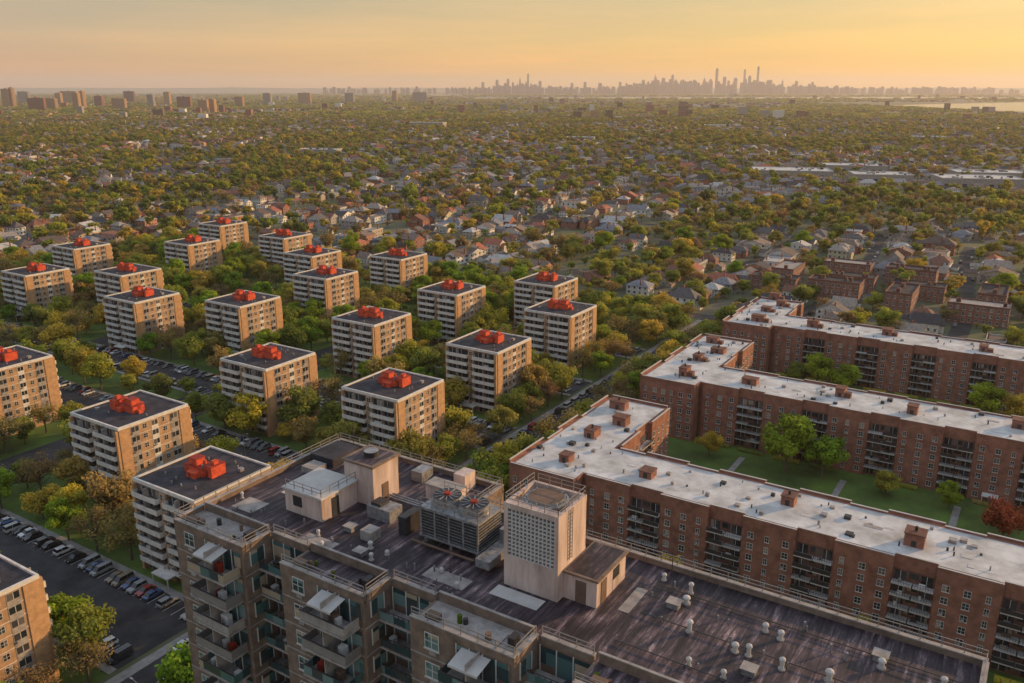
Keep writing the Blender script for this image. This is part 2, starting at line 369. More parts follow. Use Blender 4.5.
def brick_building(q0,name='brick_apartment_building',mainlen=215,q1off=(4,22),wl=(-106,-88),wq=56):
    mb=MB(); Z=19.0
    s0,s1=wl
    m0,m1=q0+q1off[0],q0+q1off[1]
    e=s1+mainlen
    mb.box(s0,s1,q0,q0+wq,0,Z,'rbrick'); mb.box(s1,e,m0,m1,0,Z,'rbrick')
    mb.poly([(s0+.4,q0+.4,Z+.03),(s1-.4,q0+.4,Z+.03),(s1-.4,q0+wq-.4,Z+.03),(s0+.4,q0+wq-.4,Z+.03)],'wroof')
    mb.poly([(s1-.6,m0+.4,Z+.05),(e-.4,m0+.4,Z+.05),(e-.4,m1-.4,Z+.05),(s1-.6,m1-.4,Z+.05)],'wroof')
    fs=faces(s0,s1,q0,q0+wq)
    brick_facade(mb,fs['S'],s1-s0,Z,True,True)
    brick_facade(mb,fs['W'],wq,Z,True)
    brick_facade(mb,fs['N'],s1-s0,Z,True,True)
    brick_facade(mb,(s1,m1+1.5,0,1,1,0),q0+wq-m1-1.5,Z,True)
    brick_facade(mb,(s1+1.4,m0,1,0,0,-1),mainlen-1.5,Z,True)
    brick_facade(mb,(e,m1,-1,0,0,1),mainlen-1.5,Z,True)
    pts=[(s1-7,q0+8),(s0+9,q0+26),(s1-6,q0+38),(s0+6,q0+49)]
    s=s1+14; k=0
    while s<e:
        pts.append((s,(m0+m1)/2+(2 if k%2 else -2))); s+=random.choice([21,27,33]); k+=1
    for (x,y) in pts:
        w=U(1.4,2.1); l=U(1.3,2.6); hh=U(1.6,3.0)
        mb.box(x-l,x+l,y-w,y+w,Z+.05,Z+hh,'rbrick'); mb.box(x-l-.15,x+l+.15,y-w-.15,y+w+.15,Z+hh,Z+hh+.2,'rbrick2')
        if R()<.6: mb.box(x+l+.01,x+l+1.8,y-w*.8,y+w*.4,Z+.05,Z+hh*.6,'rbrick2')
        if R()<.5: mb.cyl(x,y,Z+hh+.2,Z+hh+1.2,.3,'galvd',8)
        mb.box(x-.5,x+.5,y-w-.06,y-w+.02,Z+.2,Z+1.5,'iron')
    for i in range(110):
        if i<24: x,y=U(s0+1,s1-1),U(q0+1,q0+wq-1)
        else: x,y=U(s1,e-1),U(m0+1.5,m1-1.5)
        if R()<.6: mb.cyl(x,y,Z+.05,Z+U(.4,1.1),U(.1,.25),random.choice(['galv','galvd']),8)
        else: 
            a=U(.3,.8); mb.box(x-a,x+a,y-a,y+a,Z+.05,Z+U(.4,1.0),random.choice(['galv','concd','galvd']))
    for i in range(26):
        x,y=U(s1,e-6),U(m0+2,m1-4); w_,h_=U(1,4),U(.6,2); mb.poly([(x,y,Z+.07+.002*i),(x+w_,y,Z+.07+.002*i),(x+w_,y+h_,Z+.07+.002*i),(x,y+h_,Z+.07+.002*i)],random.choice(['concd','coping','conc']))
    for ss in (s1+30,s1+85,s1+140): mb.box(ss-2,ss+2,m0-4,m0-1.4,2.6,2.85,'conc',True); mb.box(ss-1.9,ss-1.7,m0-3.9,m0-3.7,0,2.6,'conc'); mb.box(ss+1.7,ss+1.9,m0-3.9,m0-3.7,0,2.6,'conc')
    return link(name,mb.mesh(name))
brick_building(167); brick_building(247.5); brick_building(328,wq=47)

# ---------------------------------------------------------------- foreground high-rise
def foreground():
    mb=MB(); Z=68.0; fh=2.8
    SL,SR=-70.0,1.0
    mb.box(SL,-46,50,70.5,0,Z,'fgbrick'); mb.box(-46.0,SR,50,65.5,0,Z,'fgbrick')
    mb.poly([(SL+.3,50,Z+.02),(-46,50,Z+.02),(-46,70.2,Z+.02),(SL+.3,70.2,Z+.02)],'fgroof')
    mb.poly([(-46,50,Z+.02),(SR-.3,50,Z+.02),(SR-.3,65.2,Z+.02),(-46,65.2,Z+.02)],'fgroof')
    def par(F,u0,u1,h=.55,rail=True):
        fb(mb,F,u0,u1,-.3,.02,Z-.3,Z+h,'fgbrick'); fb(mb,F,u0,u1,-.36,.08,Z+h,Z+h+.1,'concd')
        if rail: railing(mb,F,u0+.1,u1-.1,-.14,Z+h+.1,.75,'rail',1.5,.07,2)
    par((-46,70.5,-1,0,0,1),0,24); par((SR,65.5,-1,0,0,1),0,46.6); par((-46,65.5,0,1,1,0),.1,4.6); par((SL,70.5,0,-1,-1,0),.4,23.5); par((SR,50,0,1,1,0),0,15.1)
    for k in range(22):
        z=Z-fh*(k+1)+.1
        for q in (52,56.5,61):
            F=(SR,q,0,1,1,0); window(mb,F,0,1.5,z+.8,1.4,0,'teal')
    nmod=5; ML=15.2
    for i in range(nmod):
        s0=SL+ML*i; pw=10.2
        mb.box(s0,s0+pw,46.5,49.98,0,Z,'fgbrick')
        mb.poly([(s0+.3,46.8,Z+.025),(s0+pw-.3,46.8,Z+.025),(s0+pw-.3,50,Z+.025),(s0+.3,50,Z+.025)],'fgroof' if i%2 else 'concd')
        F=(s0,46.5,1,0,0,-1); FR=(s0+pw,46.5,0,1,1,0); FC=(s0+pw,50,1,0,0,-1); last=(i==nmod-1)
        par(F,0,pw,.45); par(FR,.35,3.5,.45); 
        fb(mb,(s0,50,1,0,0,-1),.4,pw-.4,-.15,.0,Z+.03,Z+.9,'fgbrick'); fb(mb,(s0,50,1,0,0,-1),.35,pw-.35,-.2,.05,Z+.9,Z+.98,'concd')
        if not last:
            fb(mb,FC,0.3,ML-pw,-.3,.02,Z-.3,Z+.45,'fgbrick'); fb(mb,FC,.3,ML-pw,-.36,.08,Z+.45,Z+.55,'concd'); railing(mb,FC,.3,ML-pw-.1,-.14,Z+.55,.75,'rail',1.5,.07,2)
        for k in range(24):
            z=Z-fh*(k+1)+.1
            fb(mb,F,0,4.2,0,.03,z-.14,z,'concd')
            window(mb,F,1.6,1.3,z+.9,1.3,0,'teal')
            fb(mb,F,2.0,2.7,0,.1,z+.3,z+.62,'concd')
            fb(mb,F,4.7,9.9,-.02,.04,z,z+2.45,'brown')
            for j in range(4):
                a=4.8+j*1.27
                fb(mb,F,a,a+1.15,0,.08,z+(.05 if j in(1,2) else .75),z+2.3,'teal')
                fb(mb,F,a-.1,a,0,.11,z,z+2.4,'frame')
            if k<23:
                fb(mb,F,4.4,9.6,.04,2.1,z-.2,z,'concd',True)
                gk=('teal','rail','concd','rail')[(k*3+i*2)%4]
                fb(mb,F,4.4,9.6,2.0,2.06,z+.08,z+.95,gk)
                fb(mb,F,4.4,9.6,1.97,2.09,z+.95,z+1.02,'iron')
                fb(mb,F,4.4,4.46,.1,2.0,z+.08,z+.95,gk); fb(mb,F,9.54,9.6,.1,2.0,z+.08,z+.95,gk)
                fb(mb,F,6.95,7.05,.05,1.98,z,z+2.55,'concd')
                for t in range(3):
                    if R()<.7: 
                        a=U(4.7,8.5); fb(mb,F,a,a+U(.3,.8),.6,1.2,z,z+U(.5,1.2),random.choice(['white','brown','iron','conc','redd']))
            fb(mb,FR,0,3.4,0,.03,z-.14,z,'concd')
            fb(mb,FR,.8,2.4,0,.06,z+.8,z+2.2,'teal'); fb(mb,FR,.7,.8,0,.09,z+.7,z+2.3,'frame'); fb(mb,FR,2.4,2.5,0,.09,z+.7,z+2.3,'frame')
            if last: continue
            fb(mb,FC,0.1,ML-pw-.05,-.02,.04,z,z+2.45,'brown')
            for j in range(3):
                a=.3+j*1.5
                fb(mb,FC,a,a+1.35,0,.08,z+(.05 if j==1 else .75),z+2.3,'teal'); fb(mb,FC,a-.1,a,0,.11,z,z+2.4,'frame')
            if k<23:
                fb(mb,FC,.04,ML-pw-.04,.04,1.8,z-.2,z,'concd',True)
                railing(mb,FC,.05,ML-pw-.05,1.72,z,1.0,'iron',.5,.06,2); fb(mb,FC,.05,ML-pw-.05,1.74,1.77,z+.1,z+.8,'teal')
                if R()<.7:
                    a=U(.3,3); fb(mb,FC,a,a+U(.4,1.0),.6,1.2,z,z+U(.5,.9),random.choice(['white','brown','iron','conc']))
        if i in (0,2,3): mb.box(s0+5,s0+8,47.4,49.2,Z+.05,Z+.12,'concd')
        mb.box(s0+1,s0+2.2,47.2,48,Z+.03,Z+.6,'brown'); mb.box(s0+8.6,s0+9.2,48,49,Z+.03,Z+.8,random.choice(['white','iron','brown']))
        for t in range(4):
            a=U(.8,9); mb.cyl(s0+a,47.3+U(0,1.8),Z+.03,Z+U(.4,.8),U(.15,.3),random.choice(['brown','leafbright','iron']),8)
        # canvas awning over the top balcony, sloping outward
        if i in (0,1,2,3):
            x0_,x1_=s0+5.3,s0+8.1
            mb.poly([(x0_,46.45,Z-.45),(x1_,46.45,Z-.45),(x1_,44.5,Z-.8),(x0_,44.5,Z-.8)],'coping')
            mb.poly([(x0_,44.5,Z-.8),(x1_,44.5,Z-.8),(x1_,44.5,Z-1.0),(x0_,44.5,Z-1.0)],'coping')
            for xx in (x0_,x1_): mb.tube((xx,46.4,Z-1.2),(xx,44.5,Z-.82),.025,.025,'iron',4)
    z=Z+.02
    a0,a1,b0,b1=-36.0,-30.6,55.2,60.2; T=z+8.0
    mb.box(a0,a1,b0+.0,b1,z,z+3.0,'pink'); 
    mb.box(a0+.02,a1-.02,b0+.6,b1-.02,z+3.0,T-.6,'pink')
    mb.box(a0,a0+.4,b0,b0+.6,z+3.0,T,'pink'); mb.box(a1-.4,a1,b0,b0+.6,z+3.0,T,'pink'); mb.box(a0+.4,a1-.4,b0,b0+.6,T-.5,T,'pink')
    mb.box(a0+.4,a1-.4,b0+.5,b0+.59,z+3.0,T-.5,'galvd')
    nx,nz=12,12; wx=(a1-a0-.8)/nx; wz=(T-.5-z-3.0)/nz
    for i in range(1,nx): mb.box(a0+.4+i*wx-.07,a0+.4+i*wx+.07,b0+.05,b0+.45,z+3.0,T-.5,'coping')
    for i in range(nz): mb.box(a0+.4,a1-.4,b0+.047,b0+.447,z+3.0+i*wz-.06,z+3.0+i*wz+.07,'coping',True)
    for (x0,x1,y0,y1) in ((a0,a1,b0+.6,b0+.9),(a0,a1,b1-.3,b1),(a0,a0+.3,b0+.9,b1-.3),(a1-.3,a1,b0+.9,b1-.3)): mb.box(x0,x1,y0,y1,T-.6,T+.02,'pink')
    cx,cy=(a0+a1)/2,(b0+b1)/2+.15
    mb.cyl(cx,cy,T-.6,T-.05,1.95,'galv',28,ktop='galv'); mb.cyl(cx,cy,T-.05,T+.15,1.55,'concd',28,ktop='brown')
    for i in range(0,12):
        t=math.pi*2*i/12; mb.box(cx+1.75*math.cos(t)-.05,cx+1.75*math.cos(t)+.05,cy+1.75*math.sin(t)-.05,cy+1.75*math.sin(t)+.05,T-.1,T+.2,'galv')
    FT=faces(a0,a1,b0,b1)
    for k_ in ('N','E','W'): railing(mb,FT[k_],.1,4.9,-.1,T+.02,.8,'rail',1.2,.06,2)
    railing(mb,FT['S'],.1,5.3,-.1,T+.02,.8,'rail',1.2,.06,2)
    for y in (57.0,57.5): mb.box(a1+.05,a1+.11,y,y+.05,z+3.2,T,'galv')
    for i in range(13): mb.box(a1+.06,a1+.1,57.05,57.5,z+3.3+i*.35,z+3.35+i*.35,'galv')
    mb.box(a1+.01,-27.4,56.2,61.8,z,z+2.5,'pink'); mb.box(a1+.01,-27.2,56.0,62.0,z+2.5,z+2.7,'fgbrick'); mb.box(a1+.2,-27.5,56.3,61.7,z+2.7,z+2.72,'fgroof')
    mb.box(-27.42,-27.35,57,58,z,z+2.1,'brown'); mb.box(-29.4,-28.4,56.14,56.22,z,z+2.1,'brown'); mb.box(-27.4,-27.36,59.3,60.5,z+1.1,z+2.1,'galvd')
    for (x0,x1,y0,y1,k_) in ((-43,-38.5,52.3,54.0,'concd'),(-36.3,-31.5,53.2,54.8,'coping'),(-57,-53,50.8,52.4,'concd'),(-25.8,-24.8,57,61,'concd'),(-68,-65,52,54.5,'concd'),(-66,-63,57,61,'coping')):
        mb.poly([(x0,y0,z+.03),(x1,y0,z+.03),(x1,y1,z+.03),(x0,y1,z+.03)],k_)
    mb.box(-62.6,-57.4,54.6,59.8,z,z+2.5,'pink'); mb.box(-62.8,-57.2,54.4,59.85,z+2.5,z+2.7,'coping')
    mb.box(-59.2,-55.2,59.9,63.9,z,z+4.4,'pink'); mb.box(-59.4,-55.0,59.7,64.1,z+4.4,z+4.62,'fgbrick'); mb.box(-58.9,-55.4,60.1,63.7,z+4.62,z+4.64,'fgroof')
    mb.cyl(-57.2,62,z+4.64,z+5.2,.8,'galvd',16,ktop='galv')
    mb.box(-57.42,-57.34,56,57,z,z+2.1,'galvd'); mb.box(-55.2,-55.14,61.2,62.2,z,z+2.1,'brown'); mb.box(-61.4,-60.2,54.52,54.6,z+.9,z+2.0,'galvd')
    railing(mb,faces(-62.6,-57.4,54.6,59.8)['S'],.1,5.1,-.1,z+2.7,.8,'rail',1.2,.06,2); railing(mb,faces(-62.6,-57.4,54.6,59.8)['E'],.1,5.1,-.1,z+2.7,.8,'rail',1.2,.06,2)
    mb.box(-69,-65.5,64.5,69,z,z+1.1,'roofdark'); mb.box(-68,-66,62,64,z,z+.7,'concd'); mb.box(-62,-59.5,66.5,69,z,z+1.5,'fgbrick'); mb.box(-50.5,-49,67.5,69.5,z,z+2.0,'pink'); mb.box(-56,-54.5,67,69,z,z+1.2,'galv')
    x0,x1,y0,y1=-46.6,-40.0,57.0,60.8
    for x in (x0+.3,(x0+x1)/2,x1-.3):
        for y in (y0+.3,y1-.3): mb.box(x-.12,x+.12,y-.12,y+.12,z,z+.9,'galv')
    mb.box(x0-.2,x1+.2,y0-.2,y1+.2,z+.8,z+.95,'galv',True)
    mb.box(x0,x1,y0,y1,z+.95,z+3.6,'galvd'); mb.box(x0-.1,x1+.1,y0-.1,y1+.1,z+3.6,z+3.85,'galv')
    for i in range(8): mb.box(x0-.06,x1+.06,y0-.06,y1+.06,z+1.1+i*.31,z+1.14+i*.31,'galv')
    for i in range(5):
        xx=x0+(x1-x0)*i/4; mb.box(xx-.09,xx+.09,y0-.09,y0,z+.95,z+3.6,'galv'); 
    for cx_ in (x0+1.75,x1-1.75):
        mb.cyl(cx_,(y0+y1)/2,z+3.85,z+4.7,1.5,'galv',24,1.4,ktop='galvd')
        for j in range(6):
            t=math.pi*j/6
            p=(cx_-1.3*math.cos(t),(y0+y1)/2-1.3*math.sin(t),z+4.74); q=(cx_+1.3*math.cos(t),(y0+y1)/2+1.3*math.sin(t),z+4.74); mb.tube(p,q,.05,.05,'galv',4)
        mb.cyl(cx_,(y0+y1)/2,z+4.7,z+4.95,.35,'redd',12)
    railing(mb,(x0,y0,1,0,0,-1),0,x1-x0,0,z+3.85,1.0,'rail',1.3,.05,2); railing(mb,(x1,y0,0,1,1,0),0,y1-y0,0,z+3.85,1.0,'rail',1.3,.05,2); railing(mb,(x1,y1,-1,0,0,1),0,x1-x0,0,z+3.85,1.0,'rail',1.3,.05,2)
    mb.box(-39.3,-37.4,59.5,63,z,z+2.4,'galv'); mb.box(-39.3,-37.8,55.5,59.49,z+.5,z+1.3,'galv',True); mb.box(-52,-48,64.5,66.2,z,z+1.6,'pink'); mb.box(-52.1,-47.9,64.4,66.3,z+1.6,z+1.75,'concd')
    for y in (61.8,62.2,62.6): mb.tube((-55,y,z+.5),(-38,y,z+.5),.1,.1,'galv',6)
    mb.tube((-42,61.4,z+.5),(-42,61.4,z+3.2),.2,.2,'galv',8); mb.tube((-45,61.6,z+.5),(-45,60.9,z+1.6),.2,.2,'galv',8)
    for xx in (-47.3,-46.9): mb.tube((xx,58,z+.2),(xx,58,z+3.4),.16,.16,'brown',8)
    mb.tube((-47.3,56.3,z+.4),(-40,56.3,z+.4),.12,.12,'brown',6)
    mb.box(-54.5,-51.5,58,60,z,z+1.3,'galv'); mb.box(-54.2,-52.9,58.3,59.7,z+1.3,z+1.6,'galvd'); mb.box(-52,-50.6,54.2,55.6,z,z+1.0,'concd'); mb.box(-49.5,-48.6,57,59.5,z,z+1.9,'galvd')
    rr=random.Random(5)
    def vent(x,y,h=1.0,r=.22,k='galv'):
        mb.cyl(x,y,z,z+.1,r*1.7,'concd',10); mb.cyl(x,y,z+.1,z+h,r,k,10); mb.cyl(x,y,z+h,z+h+.14,r*1.5,k,12,r*1.3); mb.cyl(x,y,z+h+.14,z+h+.26,r*1.3,k,12,r*.3)
    for i in range(34):
        x=rr.uniform(-25,0); y=rr.choice([53.5,57,60.5,63])+rr.uniform(-.5,.5)
        if rr.random()<.4: vent(x,y,rr.uniform(.5,.9),rr.uniform(.15,.22),'coping'); 
        else: mb.cyl(x,y,z,z+rr.uniform(.3,.9),rr.uniform(.05,.1),'galv',8)
    for i in range(30):
        x=rr.uniform(-69,-38); y=rr.uniform(50.5,54)
        if rr.random()<.35: vent(x,y,rr.uniform(.3,.6),rr.uniform(.12,.18),'coping')
        else: mb.cyl(x,y,z,z+rr.uniform(.3,.8),rr.uniform(.05,.1),'galv',8)
    for (x,y) in ((-22,60),(-14,55),(-6,62),(-2,54),(-54,55),(-50,52)):
        mb.box(x-.5,x+.5,y-.45,y+.45,z,z+.5,'galv'); mb.box(x-.6,x+.6,y-.55,y+.55,z+.5,z+.56,'concd')
    for (x,y,h) in ((-33.8,60.7,3.5),(-24,64.4,3.0),(-49,69.5,3.2),(-67,69.6,3.2),(-9,51,2.5),(-41,54,2.2)):
        mb.tube((x,y,z),(x,y,z+h),.05,.03,'iron',5); mb.tube((x-.5,y,z+h*.9),(x+.5,y,z+h*.9),.025,.025,'iron',4)
    for q in (53,57.5,62): mb.tube((-24,q,z+.2),(0,q,z+.2),.05,.05,'galvd',5)
    return link('high_rise_apartment_building',mb.mesh('high_rise_apartment_building'))
foreground()

# ---------------------------------------------------------------- trees
def tree_mesh(seed,H,Rr,n,ls,leaf='leaf',ncl=16,limbs=True,sparse=False,tall=.36):
    r=random.Random(seed); mb=MB(); sh=[]
    cz=H*(.60 if not sparse else .58)
    cl=[]
    for i in range(ncl):
        while True:
            p=Vector((r.uniform(-1,1),r.uniform(-1,1),r.uniform(-1,1)))
            if .25<p.length<1: break
        p=p*(.72+.2*r.random())
        p=Vector((p.x*Rr,p.y*Rr,cz+p.z*H*tall)); cl.append((p,Rr*r.uniform(.28,.46),r.random()))
    t0=.022*H
    mb.tube((0,0,0),(r.uniform(-.2,.2),r.uniform(-.2,.2),H*.35),t0,t0*.7,'bark',7)
    mb.tube((0,0,H*.34),(r.uniform(-.3,.3),r.uniform(-.3,.3),H*.8),t0*.7,t0*.15,'bark',6)
    if limbs:
        for (p,cr,s_) in cl:
            st=Vector((0,0,H*r.uniform(.25,.5))); mid=st.lerp(p,.55)+Vector((0,0,-.3))
            mb.tube(st,mid,t0*.4,t0*.25,'bark',4); mb.tube(mid,p,t0*.25,t0*.07,'bark',4)
            if sparse:
                for j in range(7):
                    d=Vector((r.uniform(-1,1),r.uniform(-1,1),r.uniform(-.2,1))).normalized()*cr
                    mb.tube(mid.lerp(p,r.random()),p+d,t0*.1,t0*.03,'bark',3)
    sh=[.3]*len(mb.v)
    li=mb.mi(leaf)
    for i in range(n):
        p,cr,s_=cl[i%ncl]
        d=Vector((r.gauss(0,1),r.gauss(0,1),r.gauss(0,1))).normalized()
        rad=cr*(r.random()**.4)*(1.0 if r.random()<.85 else 1.25)
        c=p+Vector((d.x*rad,d.y*rad,d.z*rad*.8))
        nrm=(d+Vector((r.gauss(0,.5),r.gauss(0,.5),r.gauss(0,.5)+.3))).normalized()
        a=nrm.orthogonal().normalized(); b_=nrm.cross(a); an=r.random()*6.28
        a2=a*math.cos(an)+b_*math.sin(an); b2=nrm.cross(a2)
        w=ls*r.uniform(.55,1.2); l=ls*r.uniform(.7,1.3)
        base=len(mb.v)
        for (i1,i2) in ((-1,-.25),(.1,-1),(1,.2),(-.15,1)):
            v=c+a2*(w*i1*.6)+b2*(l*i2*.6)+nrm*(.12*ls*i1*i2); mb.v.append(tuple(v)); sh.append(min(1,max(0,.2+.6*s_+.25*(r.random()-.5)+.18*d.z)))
        mb.f.append((base,base+1,base+2,base+3)); mb.m.append(li)
    return mb.mesh('tree',sh)
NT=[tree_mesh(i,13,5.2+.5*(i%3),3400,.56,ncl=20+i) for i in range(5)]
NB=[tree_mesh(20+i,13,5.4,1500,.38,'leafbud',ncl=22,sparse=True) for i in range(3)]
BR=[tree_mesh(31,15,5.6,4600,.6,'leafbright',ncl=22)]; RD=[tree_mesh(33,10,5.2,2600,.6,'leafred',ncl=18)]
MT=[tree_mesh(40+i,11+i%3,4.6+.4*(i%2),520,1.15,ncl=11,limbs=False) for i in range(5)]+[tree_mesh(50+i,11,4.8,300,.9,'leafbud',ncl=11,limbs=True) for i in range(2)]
def clump(seed):
    r=random.Random(seed); mb=MB(); sh=[]; li=mb.mi('leaf')
    for k in range(12):
        x,y=r.uniform(-18,18),r.uniform(-18,18); rr=r.uniform(3.5,6); hh=r.uniform(7,12); s_=r.random()
        for i in range(34):
            d=Vector((r.gauss(0,1),r.gauss(0,1),abs(r.gauss(0,.9)))).normalized()
            c=Vector((x+d.x*rr,y+d.y*rr,hh*.45+d.z*hh*.5)); nrm=(d+Vector((r.gauss(0,.35),r.gauss(0,.35),r.gauss(0,.35)))).normalized()
            a=nrm.orthogonal().normalized(); b_=nrm.cross(a); base=len(mb.v)
            for (i1,i2) in ((-1,-.4),(.3,-1),(1,.4),(-.4,1)):
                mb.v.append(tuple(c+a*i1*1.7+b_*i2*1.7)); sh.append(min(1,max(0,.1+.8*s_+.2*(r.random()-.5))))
            mb.f.append((base,base+1,base+2,base+3)); mb.m.append(li)
    return mb.mesh('tree_clump',sh)
CM=[clump(i) for i in range(4)]

# houses
def house_mesh(seed,lod=0):
    r=random.Random(seed); mb=MB()
    w=r.uniform(3.6,5.6); l=r.uniform(4.8,7.8); e=r.uniform(4.0,6.4); rg=e+r.uniform(2.2,3.8)
    def gable(x0,x1,y0,y1,e,rg,ax):
        mb.box(x0,x1,y0,y1,0,e,'hwall')
        o=.45
        if ax=='x':
            ym=(y0+y1)/2
            mb.poly([(x0-o,y0-o,e-.25),(x1+o,y0-o,e-.25),(x1+o,ym,rg),(x0-o,ym,rg)],'hroof'); mb.poly([(x1+o,y1+o,e-.25),(x0-o,y1+o,e-.25),(x0-o,ym,rg),(x1+o,ym,rg)],'hroof')
            for x in (x0,x1): mb.poly([(x,y0,e),(x,y1,e),(x,ym,rg-.15)],'hwall')
        else:
            xm=(x0+x1)/2
            mb.poly([(x0-o,y0-o,e-.25),(xm,y0-o,rg),(xm,y1+o,rg),(x0-o,y1+o,e-.25)],'hroof'); mb.poly([(x1+o,y0-o,e-.25),(x1+o,y1+o,e-.25),(xm,y1+o,rg),(xm,y0-o,rg)],'hroof')
            for y in (y0,y1): mb.poly([(x0,y,e),(x1,y,e),(xm,y,rg-.15)],'hwall')
    hip=seed%3==1
    if seed%7==5:
        mb.box(-w,w,-l,l,0,e,'hwall'); mb.poly([(-w+.3,-l+.3,e+.03),(w-.3,-l+.3,e+.03),(w-.3,l-.3,e+.03),(-w+.3,l-.3,e+.03)],'hroof')
        for a in (-1,1): mb.box(-w-.05,w+.05,a*l-.15,a*l+.15,e,e+.5,'coping'); mb.box(a*w-.15,a*w+.15,-l+.15,l-.15,e,e+.5,'coping')
    elif hip:
        l=max(l,w+1)
        mb.box(-w,w,-l,l,0,e,'hwall'); o=.5; h=[(-w-o,-l-o,e-.2),(w+o,-l-o,e-.2),(w+o,l+o,e-.2),(-w-o,l+o,e-.2)]; k=l-w
        a=(0,-k,rg);b_=(0,k,rg)
        mb.poly([h[0],h[1],a],'hroof');mb.poly([h[1],h[2],b_,a],'hroof');mb.poly([h[2],h[3],b_],'hroof');mb.poly([h[3],h[0],a,b_],'hroof')
    else: gable(-w,w,-l,l,e,rg,'y' if seed%2 else 'x')
    if seed%2==0: gable(-w-2.4,-w+.5,-l*.4,l*.7,e*.62,e*.62+1.6,'y')
    else: gable(-w*.5,w*.5,-l-2.2,-l+.5,e*.8,e*.8+1.8,'y')
    mb.box(w-1.2,w-.5,l*.2,l*.2+.7,e,rg+.7,'rbrick')
    if seed%3==0: gable(w+3,w+8,l+1,l+7,2.6,3.9,'y')
    for key,F in faces(-w,w,-l,l).items():
        L=2*w if key in 'SN' else 2*l
        n=3 if L<10 else 4
        for k in ((0,1) if e>4.8 else (0,)):
            for j in range(n):
                u=(j+.5)*L/n-.5
                fb(mb,F,u-.1,u+1.1,-.02,.04,k*2.7+.9,k*2.7+2.3,'frame'); fb(mb,F,u,u+1,0,.06,k*2.7+1.0,k*2.7+2.2,'glass')
    mb.box(-1.8,1.8,-l-1.6,-l,0,.4,'walk'); mb.box(-.5,.5,-l-.05,-l,.4,2.4,'brown')
    return mb.mesh('suburban_house')
HM=[house_mesh(i) for i in range(15)]
def rowb(seed):
    r=random.Random(seed); mb=MB()
    mb.box(-14,14,-7,7,0,8,'rbrick'); mb.poly([(-13.6,-6.6,8.03),(13.6,-6.6,8.03),(13.6,6.6,8.03),(-13.6,6.6,8.03)],'roofdark' if seed==1 else 'concd')
    for a in (-1,1): mb.box(-14.05,14.05,a*7-.2,a*7+.2,8,8.6,'rbrick2'); mb.box(a*14-.2,a*14+.2,-6.8,6.8,8,8.6,'rbrick2')
    for key,F in faces(-14,14,-7,7).items():
        L=28 if key in 'SN' else 14
        n=int(L/3)
        for k in range(3):
            for j in range(n): window(mb,F,(j+.5)*L/n-.6,1.2,k*2.6+.9,1.3,0)
    for i in range(4): x=r.uniform(-12,12); mb.box(x,x+1.5,-2,0,8.03,9.6,'rbrick2')
    return mb.mesh('brick_row_building')
RB=[rowb(1),rowb(2)]

# cars
def car_mesh(kind):
    mb=MB()
    prof={'sedan':([(-2.25,.35),(-2.25,.78),(-1.5,.92),(1.1,.9),(2.15,.72),(2.25,.35)],[(-1.75,.9),(-1.15,1.42),(.35,1.44),(1.15,.88)]),
          'suv':([(-2.3,.4),(-2.3,1.0),(-1.8,1.08),(1.2,1.02),(2.2,.9),(2.3,.4)],[(-2.15,1.06),(-1.85,1.72),(.3,1.74),(1.15,1.0)]),
          'van':([(-2.5,.4),(-2.5,1.1),(-2.0,1.15),(1.6,1.1),(2.4,.9),(2.5,.4)],[(-2.45,1.12),(-2.35,1.95),(.9,1.95),(1.75,1.08)])}[kind]
    body,cab=prof; hw=.9
    k='carpaint'
    for y in (-hw,hw): mb.poly([(x,y,z) for x,z in body],k)
    for i in range(len(body)-1):
        (xa,za),(xb,zb)=body[i],body[i+1]; mb.poly([(xa,-hw,za),(xa,hw,za),(xb,hw,zb),(xb,-hw,zb)],k)
    b0,t0,t1,b1=cab; ti=.72
    for sgn in (-1,1): mb.poly([(b0[0],sgn*.84,b0[1]),(t0[0],sgn*ti,t0[1]),(t1[0],sgn*ti,t1[1]),(b1[0],sgn*.84,b1[1])],'carglass')
    mb.poly([(b0[0],-.84,b0[1]),(t0[0],-ti,t0[1]),(t0[0],ti,t0[1]),(b0[0],.84,b0[1])],'carglass')
    mb.poly([(b1[0],-.84,b1[1]),(t1[0],-ti,t1[1]),(t1[0],ti,t1[1]),(b1[0],.84,b1[1])],'carglass')
    mb.poly([(t0[0],-ti,t0[1]+.005),(t1[0],-ti,t1[1]+.005),(t1[0],ti,t1[1]+.005),(t0[0],ti,t0[1]+.005)],k)
    xm=(t0[0]+t1[0])/2
    for sgn in (-1,1): mb.tube((xm,sgn*.85,b0[1]),(xm,sgn*(ti+.01),t0[1]),.05,.05,k,4)
    for x in (-1.45,1.4):
        for y in (-.82,.82):
            n=12; b=len(mb.v)
            for yy in (y-.11,y+.11):
                for j in range(n): mb.v.append((x+.33*math.cos(6.283*j/n),yy,.34+.33*math.sin(6.283*j/n)))
            i=mb.mi('iron')
            for j in range(n): mb.f.append((b+j,b+(j+1)%n,b+n+(j+1)%n,b+n+j)); mb.m.append(i)
            mb.f.append(tuple(range(b,b+n))); mb.m.append(i); mb.f.append(tuple(range(b+n,b+2*n))); mb.m.append(i)
    xe=body[-1][0]
    for y in (-.7,.45): mb.box(xe-.06,xe+.02,y,y+.25,.58,.7,'white'); mb.box(-xe-.02,-xe+.06,y,y+.25,.65,.8,'redd')
    mb.box(xe-.05,xe+.03,-.4,.4,.42,.58,'iron')
    return mb.mesh('parked_car')
